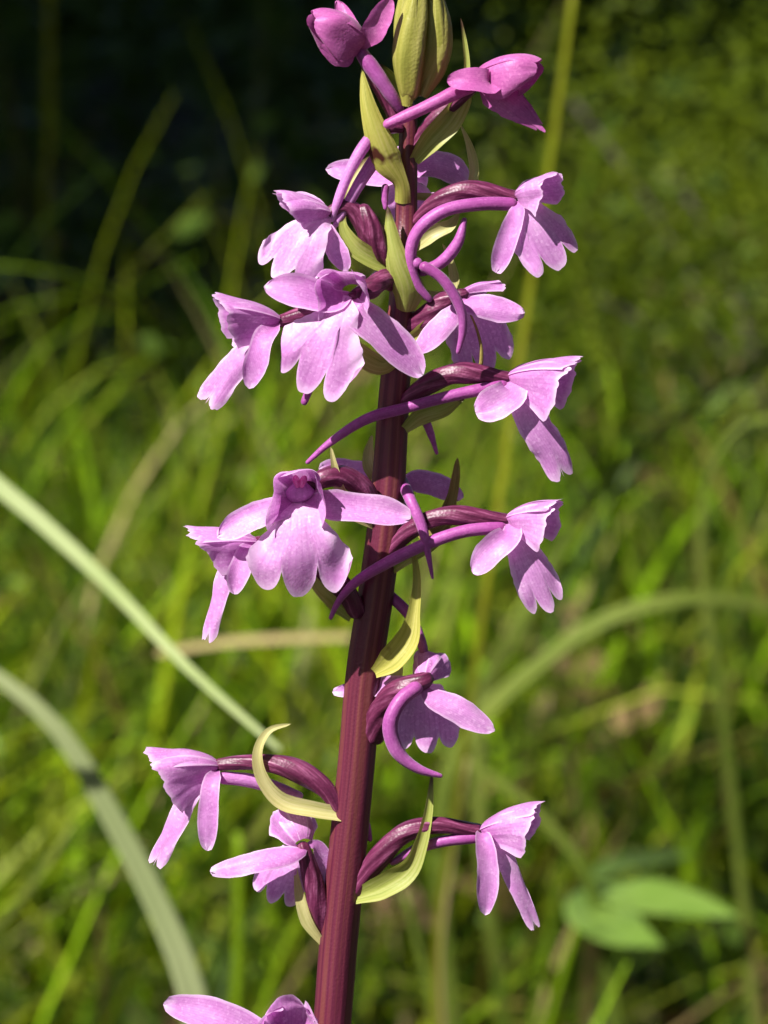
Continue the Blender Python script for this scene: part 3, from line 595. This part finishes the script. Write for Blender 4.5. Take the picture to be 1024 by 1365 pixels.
# ------------------------------------------------------------------ single blades that stand out in the meadow
def wide(px, y): return px * PX * (y - CAM[1]) / -CAM[1]
def grass_blade(pts, wd, mat, label, n=(0, -1, .5), root=-1, name='grass_blade', **k):
    q = [at(*p) for p in pts]
    if root is not None:
        e = q[root]; g = np.array([e[0] + (.02 if root == -1 else -.02), e[1] + .02, 0]); g[2] = ground_z(g[0], g[1]) - .004
        if root == -1: q.append(g)
        else: q.insert(0, g)
        wd = [x * (1.2 if mat == 'pale' else .7 if mat in ('stalk', 'straw') else .55) for x in wd]
        wd = list(wd) + [wd[-1]] if root == -1 else [wd[0]] + list(wd)
    ws = [wide(x, p[1]) for x, p in zip(np.interp(np.linspace(0, 1, len(q)), np.linspace(0, 1, len(wd)), wd), q)]
    k.setdefault('fold', .25); k.setdefault('cup', 0); k.setdefault('round_end', 1.0); k.setdefault('wave', .02)
    o = ribbon(name, q, ws, n, M[mat], None, thick=3e-4, nu=5, nv=60, seed=nxt(), **k)
    return tag(o, label, 'grass', 'grass blades standing out in the meadow')
GB = grass_blade
GB([(374, 1000, .20), (250, 890, .22), (130, 765, .24), (0, 650, .25), (-120, 570, .26), (-240, 640, .27)], [6, 20, 26, 30, 34, 34, 34], 'pale', 'long pale straight grass blade whose drooping tip ends beside the lowest side bract')
GB([(-200, 900, .3), (-90, 860, .3), (0, 905, .3), (80, 975, .3), (150, 1090, .3), (205, 1195, .3), (262, 1345, .3)], [6, 24, 34, 48, 42, 38, 34], 'pale', 'pale grey green grass blade arching down with a sunlit bend')
GB([(100, 1095, .4), (55, 1165, .4), (0, 1235, .4), (-60, 1330, .4)], [10, 36, 38, 32], 'mid', 'short pale blurred blade leaning beside the arching pale blade', root=-1)
GB([(768, -40, .42), (752, 80, .42), (735, 200, .42), (704, 400, .42), (672, 620, .42), (640, 840, .42), (608, 1080, .43), (580, 1310, .44)], [11, 12, 13, 14, 14, 14, 13, 12], 'stalk', 'tall thin yellow green grass stalk leaning behind the spike', fold=.6)
GB([(1080, 440, .75), (960, 515, .75), (870, 585, .75), (800, 650, .74), (700, 820, .72), (640, 960, .7)], [20, 28, 32, 30, 28, 26], 'mid', 'long grey green blade rising out of the grass beside the tall stalk')
GB([(1060, 560, .62), (1000, 560, .62), (955, 610, .62), (935, 690, .62), (940, 800, .62), (965, 960, .62)], [10, 22, 24, 23, 20, 18], 'mid', 'grey green blade bent over in a tight arch among green grass')
GB([(1100, 840, .58), (1010, 805, .58), (900, 800, .58), (800, 830, .58), (720, 885, .58), (640, 960, .58), (590, 1060, .58)], [24, 36, 38, 34, 30, 26, 22], 'mid', 'long low arching blade with a straw coloured lower end')
GB([(560, 985, .5), (620, 1015, .5), (690, 1060, .5), (745, 1115, .5), (785, 1175, .5)], [14, 30, 34, 28, 20], 'mid', 'limp pale blade sloping down towards the broad three part leaf', root=-1)
GB([(1080, 300, .95), (1000, 312, .95), (930, 345, .95), (870, 420, .95), (835, 520, .95), (820, 640, .95)], [10, 18, 20, 20, 18, 17], 'green', 'green blade arching over below the olive shrub')
GB([(-60, 350, .8), (40, 358, .8), (130, 378, .8), (190, 420, .8), (235, 500, .8), (250, 620, .8)], [6, 12, 15, 15, 13, 12], 'green', 'bright green blade bent over at the edge of the dark shade')
GB([(318, 1110, .42), (318, 1200, .42), (316, 1300, .42), (314, 1400, .42)], [20, 26, 28, 26], 'green', 'upright green blade behind the cut off bottom flower')
GB([(420, 1190, .5), (385, 1250, .5), (355, 1330, .5), (335, 1420, .5)], [8, 20, 22, 20], 'green', 'slender green blade leaning towards the stem base')
GB([(210, 872, .55), (300, 858, .55), (400, 852, .55), (470, 850, .55)], [12, 18, 18, 14], 'straw', 'dry straw stalk lying flat behind the spike', root=None, n=(0, -.5, 1))
GB([(540, 1190, .5), (555, 1250, .5), (575, 1330, .5), (590, 1420, .5)], [12, 30, 36, 30], 'mid', 'short blurred pale blade beside the foot of the tall stalk')
GB([(620, 1010, .46), (606, 1100, .46), (592, 1200, .46), (584, 1290, .46)], [16, 20, 20, 18], 'straw', 'tan dry sheath along the lower tall stalk')
GB([(66, -60, 2.2), (66, 60, 2.2), (66, 180, 2.2), (62, 300, 2.2)], [10, 14, 15, 15], 'stalk', 'dim upright stalk standing in the deep shade')
GB([(560, 880, .6), (500, 1010, .6), (470, 1090, .6), (440, 1200, .6)], [10, 24, 26, 24], 'green', 'bright green blade leaning behind the lower stem')
# broad leaf of a meadow herb, low right
leafc = at(785, 1180, .52)
herb = empty('herb_plant', [leafc[0] - .01, leafc[1] + .03, ground_z(leafc[0], leafc[1])])
tag(herb, 'low herb with soft green oval leaflets spreading above the grass', 'plant')
tube('stalk', [[leafc[0] - .01, leafc[1] + .03, -.004], leafc + [-.012, .015, -.06], leafc], [.0012, .001, .0008], M['green'], herb, ns=8, nt=16)
def leaflet(pts, wd, nn): ribbon('leaflet', [at(*p) for p in pts], [wide(x, .52) for x in wd], nn, M['broad'], herb, thick=3e-4, nu=9, nv=24, cup=.1, fold=.12, seed=nxt(), round_end=.85)
leaflet([(783, 1178, .52), (830, 1192, .50), (900, 1205, .49), (985, 1222, .48)], [6, 40, 64, 66, 46, 8], (0, -.75, 1))
leaflet([(785, 1176, .52), (820, 1158, .55), (860, 1148, .57), (925, 1138, .60)], [6, 34, 48, 40, 8], (0, -.75, 1))
leaflet([(780, 1182, .52), (790, 1215, .50), (830, 1245, .48), (885, 1262, .47)], [6, 60, 84, 70, 10], (-.1, -.8, 1))

# ------------------------------------------------------------------ meadow grass as one mass
def tuft(x, y):
    """where the meadow grows thick (1) and where it gapes (0)"""
    q = sum(np.sin(x * a_ + y * b_ + c_) for a_, b_, c_ in ((31, 17, .3), (-23, 37, 1.7), (47, -29, 2.9), (13, 53, 4.1), (71, 19, .9), (-59, 61, 5.2)))
    return np.clip(.5 + q / 4.4, 0, 1)
def blade_mass(name, N, area, hgt, wid, lean, palette, seed, segs=6, keep=None, mat='grass'):
    r = np.random.default_rng(seed)
    y = area[2] + (area[3] - area[2]) * r.random(N) ** 1.0
    x = r.uniform(-1, 1, N) * (area[0] + area[1] * y)
    k = ~((x > 0) & (x < .2) & (y > .28) & (y < .60)) | (r.random(N) < .12); x, y = x[k], y[k]; N = len(x)      # an open patch round the low herb
    if keep is not None:
        k = keep(x, y, r); x, y = x[k], y[k]; N = len(x)
    h = r.uniform(*hgt, N) * (0.75 + .5 * r.random(N)); wd = r.uniform(*wid, N)
    az = r.uniform(0, 2 * math.pi, N); ln = np.abs(r.normal(0, lean, N)) + .08
    curl = r.uniform(.3, 2.6, N)
    face = az + math.pi / 2 + r.normal(0, .6, N)
    t = np.linspace(0, 1, segs + 1)
    th = ln[:, None] + curl[:, None] * t[None, :] ** 1.6 * r.uniform(.3, 1.3, N)[:, None]
    seg = h / segs
    rx = np.cumsum(np.c_[np.zeros(N), np.sin(th[:, :-1]) * seg[:, None]], 1); rz = np.cumsum(np.c_[np.zeros(N), np.cos(th[:, :-1]) * seg[:, None]], 1)
    cx = x[:, None] + rx * np.cos(az)[:, None]; cy = y[:, None] + rx * np.sin(az)[:, None]; cz = ground_z(x, y)[:, None] - .006 + np.maximum(rz, -.0 * rz)
    cz = np.maximum(cz, .004)
    prof = (1 - t ** 2.2) * (.75 + .25 * np.sin(t * math.pi)) + .04
    sx = np.cos(face)[:, None] * wd[:, None] * prof / 2; sy = np.sin(face)[:, None] * wd[:, None] * prof / 2
    V = np.empty((N, segs + 1, 2, 3))
    V[:, :, 0, 0] = cx - sx; V[:, :, 1, 0] = cx + sx; V[:, :, 0, 1] = cy - sy; V[:, :, 1, 1] = cy + sy; V[:, :, :, 2] = cz[:, :, None]
    V[:, :, 1, 2] += wd[:, None] * .12
    nvb = (segs + 1) * 2
    b0 = (np.arange(N) * nvb)[:, None]; i = np.arange(segs)[None, :] * 2
    F = np.stack([b0 + i, b0 + i + 1, b0 + i + 3, b0 + i + 2], 2).reshape(-1, 4)
    me = bpy.data.meshes.new(name); nF = len(F)
    me.vertices.add(N * nvb); me.vertices.foreach_set('co', V.ravel())
    me.loops.add(nF * 4); me.loops.foreach_set('vertex_index', F.ravel().astype(np.int32))
    me.polygons.add(nF); me.polygons.foreach_set('loop_start', np.arange(nF, dtype=np.int32) * 4); me.polygons.foreach_set('use_smooth', np.ones(nF, bool))
    pal = np.array(palette); c = pal[r.choice(len(pal), N)] * r.uniform(.55, 1.35, (N, 1))
    ca = me.color_attributes.new('tint', 'FLOAT_COLOR', 'POINT')
    cc = np.ones((N * nvb, 4)); cc[:, :3] = np.repeat(c, nvb, 0); ca.data.foreach_set('color', cc.ravel())
    lay = me.uv_layers.new(name='UVMap')
    uv = np.empty((N, segs + 1, 2, 2)); uv[..., 0] = np.array([0., 1.]) + r.uniform(0, 9, N)[:, None, None]; uv[..., 1] = t[None, :, None]
    lay.data.foreach_set('uv', uv.reshape(-1, 2)[F.ravel()].ravel())
    me.update(calc_edges=True); me.validate()
    o = bpy.data.objects.new(name, me); col.objects.link(o); me.materials.append(M[mat]); o['kind'] = 'stuff'
    return o
GREENS = [(.15, .27, .003), (.19, .32, .004), (.26, .32, .006), (.23, .27, .025), (.04, .085, .004), (.03, .065, .003), (.05, .09, .005), (.025, .055, .004), (.10, .16, .008), (.15, .11, .03)]  # bright and dark greens put lit and shaded blades into the colour
o = blade_mass('grass', 15000, (.25, .30, .42, 3.2), (.11, .23), (.0018, .0050), .9, GREENS, 5, keep=lambda x, y, r: ((y < 1.55 + .55 * np.clip(x + .1, 0, 1)) | (r.random(len(x)) < .22)) & (r.random(len(x)) < np.where(y < 1.0, .75, 1.0) * (.06 + .94 * tuft(x, y) ** 2.4)))
tag(o, 'tangled sunlit meadow grass filling the blurred background', 'grass', kind='stuff')
o = blade_mass('low_grass', 16000, (.25, .30, .1, 2.6), (.03, .09), (.0025, .006), .8, [(.012, .028, .002), (.02, .045, .003), (.035, .065, .004), (.012, .03, .002)], 6)  # dark tints stand in for the shade low in the grass
tag(o, 'short undergrowth of grass close to the soil, its shade painted in dark green', 'grass', kind='stuff')
o = blade_mass('fine_grass', 22000, (.22, .28, .85, 1.65), (.10, .19), (.0014, .0034), .8, GREENS[:4] + GREENS[7:9], 9, keep=lambda x, y, r: r.random(len(x)) < (.05 + .95 * tuft(x, y) ** 2.2) * np.where(x < .02, 1.0, .32))
tag(o, 'fine yellow green grass between the broader meadow blades', 'grass', kind='stuff')
o = blade_mass('dry_grass', 1500, (.25, .30, .4, 3.0), (.08, .2), (.002, .004), .9, [(.30, .24, .11), (.24, .17, .07), (.20, .20, .07)], 7)
tag(o, 'dry straw coloured blades scattered through the meadow grass', 'grass', kind='stuff')

def leaf_cloud(name, pts, size, mat, parent=None, seed=0, up=.4):
    """leaf-shaped faces (folded rhombs) at the given points"""
    r = np.random.default_rng(seed); n = len(pts)
    d = r.normal(size=(n, 3)); d[:, 2] *= .6; d /= np.linalg.norm(d, axis=1, keepdims=True)
    nn = r.normal(size=(n, 3)); nn[:, 2] += up * 2; s = np.cross(d, nn); s /= np.maximum(np.linalg.norm(s, axis=1, keepdims=True), 1e-6)
    nn = np.cross(s, d); L = r.uniform(.6, 1.3, (n, 1)) * size
    V = np.stack([pts - d * L * .5, pts + s * L * .24 - d * L * .08 + nn * L * .06, pts + s * L * .2 + d * L * .2 + nn * L * .05, pts + d * L * .55, pts - s * L * .2 + d * L * .2 + nn * L * .05, pts - s * L * .24 - d * L * .08 + nn * L * .06], 1).reshape(-1, 3)
    b0 = (np.arange(n) * 6)[:, None]
    F = np.concatenate([b0 + np.array([[0, 1, 2, 3]]), b0 + np.array([[0, 3, 4, 5]])], 1).reshape(-1, 4)
    uv = np.tile([[.5, 0], [1, .3], [1, .7], [.5, 1], [0, .7], [0, .3]], (n, 1))
    me = bpy.data.meshes.new(name); nF = len(F); org = np.array(parent_loc(parent))
    me.vertices.add(len(V)); me.vertices.foreach_set('co', (V - org).ravel())
    me.loops.add(nF * 4); me.loops.foreach_set('vertex_index', F.ravel().astype(np.int32))
    me.polygons.add(nF); me.polygons.foreach_set('loop_start', np.arange(nF, dtype=np.int32) * 4)
    me.uv_layers.new(name='UVMap').data.foreach_set('uv', uv[F.ravel()].ravel())
    me.update(calc_edges=True); me.validate()
    o = bpy.data.objects.new(name, me); col.objects.link(o); me.materials.append(M[mat])
    if parent is not None: o.parent = parent
    return o
r = np.random.default_rng(21)
n = 2600; y = r.uniform(.3, 2.8, n); x = r.uniform(-1, 1, n) * (.22 + .3 * y)
o = leaf_cloud('leaf_litter', np.stack([x, y, ground_z(x, y) + r.uniform(.0, .05, n)], 1), .022, 'litter', seed=3)
tag(o, 'brown dead leaves caught low between the grass', 'leaf litter', kind='stuff')
n = 1300; y = r.uniform(.7, 2.6, n); x = r.uniform(-1, 1, n) * (.22 + .3 * y)
o = leaf_cloud('meadow_herbs', np.stack([x, y, ground_z(x, y) + r.uniform(.01, .11, n) * (.5 + r.random(n))], 1), .015, 'broad', seed=4)
tag(o, 'small green herb leaves mixed into the lower meadow', 'herbs', kind='stuff')

# ------------------------------------------------------------------ woodland edge that shades the far meadow, and unseen trees added to shape the light
def tree(name, foot_, centre, rad, n, leaf, label, seed, clumps=60, mat='crown', trunk_r=.12):
    r = np.random.default_rng(seed)
    f = np.array(foot_, float); f[2] = -.05
    root = empty(name, f); c = np.array(centre, float); rad = np.array(rad, float)
    fork = f + (c - f) * np.array([.35, .35, .6])
    tube('trunk', [f, f * .5 + fork * .5 + r.normal(0, .03, 3), fork, c], np.array([1.25, 1, .8, .5, .2]) * trunk_r, M['bark'], root, ns=12, nt=24)
    cc = r.normal(size=(clumps, 3)); cc /= np.linalg.norm(cc, axis=1, keepdims=True)
    cc = c + cc * rad * (r.random((clumps, 1)) ** .4) * .85
    for q in cc[:7]:
        tube('limb', [fork, (fork + q) / 2 + [0, 0, .1 * rad[2]], q], np.array([.45, .3, .1]) * trunk_r, M['bark'], root, ns=8, nt=14)
    k = r.integers(0, clumps, n)
    p = cc[k] + r.normal(size=(n, 3)) * rad * .17
    leaf_cloud('crown', p, leaf, mat, root, seed)
    return tag(root, label, 'tree')
def sunward(x, y, h): return np.array([x, y, 0]) + SUN * (h / SUN[2])
c1 = sunward(-.75, 3.40, 2.5)
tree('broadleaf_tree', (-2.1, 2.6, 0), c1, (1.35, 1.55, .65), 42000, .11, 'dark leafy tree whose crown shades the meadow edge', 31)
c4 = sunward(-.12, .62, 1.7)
tree('dapple_tree', (-1.95, -.7, 0), c4, (.22, .15, .08), 300, .05, 'slender unseen tree added to dapple the low grass with shade', 41, clumps=16, trunk_r=.03)  # unseen tree, added to cast dappled shade on the near grass
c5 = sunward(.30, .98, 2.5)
tree('dapple_tree', (-2.3, -1.2, 0), c5, (.24, .26, .10), 330, .065, 'taller unseen tree added to dapple the grass behind the low herb', 42, clumps=18, trunk_r=.035)  # second unseen tree, added to darken the grass on the right
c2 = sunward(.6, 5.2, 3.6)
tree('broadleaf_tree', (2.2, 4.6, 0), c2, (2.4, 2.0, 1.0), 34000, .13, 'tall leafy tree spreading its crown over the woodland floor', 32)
for k, (fx, fy, cz_, rx, ry, rz_) in enumerate(((2.9, -.9, 2.9, 1.4, 1.7, 2.2), (1.6, -3.2, 2.9, 1.7, 1.3, 2.2), (3.2, 2.4, 2.6, 1.3, 1.5, 2.0), (-3.8, 1.3, 2.7, 1.3, 1.6, 2.0), (-.3, -4.8, 2.9, 1.4, 1.2, 2.2), (-3.6, -2.2, 1.4, 1.1, 1.3, .9))):  # ring of unseen trees added to cut the skylight
    tree('broadleaf_tree', (fx, fy, 0), (fx, fy, cz_), (rx, ry, rz_), 11000, .17, 'leafy tree added out of view round the meadow to block skylight', 50 + k)['group'] = 'added trees that block skylight'
tree('sky_block_tree', (3.0, 1.0, 0), (1.1, .7, 4.5), (2.1, 2.1, .7), 22000, .15, 'tall unseen tree added so its high crown blocks the overhead sky', 61)  # added out of view, the crown cuts skylight from overhead
c3 = sunward(-2.4, 6.0, 4.2)
tree('broadleaf_tree', (-2.8, 5.2, 0), c3, (2.6, 2.2, 1.2), 14000, .15, 'broad old tree deep in the woodland shade', 33)
# olive shrub half in the light, upper right
sf = np.array([.17, 1.5, 0.]); shrub = empty('shrub', sf)
for k in range(9):
    a = k * .7; e = sf + np.array([.10 * math.cos(a), .08 * math.sin(a), .18 + .04 * math.sin(3 * a)])
    tube('branch', [sf, (sf + e) / 2 + [0, 0, .04], e], [.003, .002, .001], M['bark'], shrub, ns=6, nt=10)
r = np.random.default_rng(8)
cl = sf + np.array([0, 0, .17]) + r.normal(size=(26, 3)) * [.085, .06, .045]
leaf_cloud('foliage', np.maximum(cl[r.integers(0, 26, 15000)] + r.normal(size=(15000, 3)) * .03, [-9, -9, .01]), .005, 'olive', shrub, 9)
tag(shrub, 'soft olive green shrub glowing at the edge of the shade', 'shrub')
# far dark thicket
r = np.random.default_rng(12)
n = 30000
y = r.uniform(4.2, 8.0, n); x = r.uniform(-1, 1, n) * 4.5
z = r.random(n) ** 1.2 * (0.5 + .35 * (y - 4.2)) * (.7 + .3 * np.sin(3 * x + 1.3 * y))
n2 = 16000; y2 = r.uniform(2.1, 4.4, n2); x2 = r.uniform(-1, 1, n2) * 1.4; x2 = np.where((x2 > .15) & (y2 < 2.6), x2 - 1.0, x2)
z2 = r.random(n2) ** 1.4 * (.05 + .13 * (y2 - 2.0)) * (.6 + .4 * np.sin(9 * x2 + 5 * y2))
x, y, z = np.r_[x, x2], np.r_[y, y2], np.r_[z, z2 + .005]
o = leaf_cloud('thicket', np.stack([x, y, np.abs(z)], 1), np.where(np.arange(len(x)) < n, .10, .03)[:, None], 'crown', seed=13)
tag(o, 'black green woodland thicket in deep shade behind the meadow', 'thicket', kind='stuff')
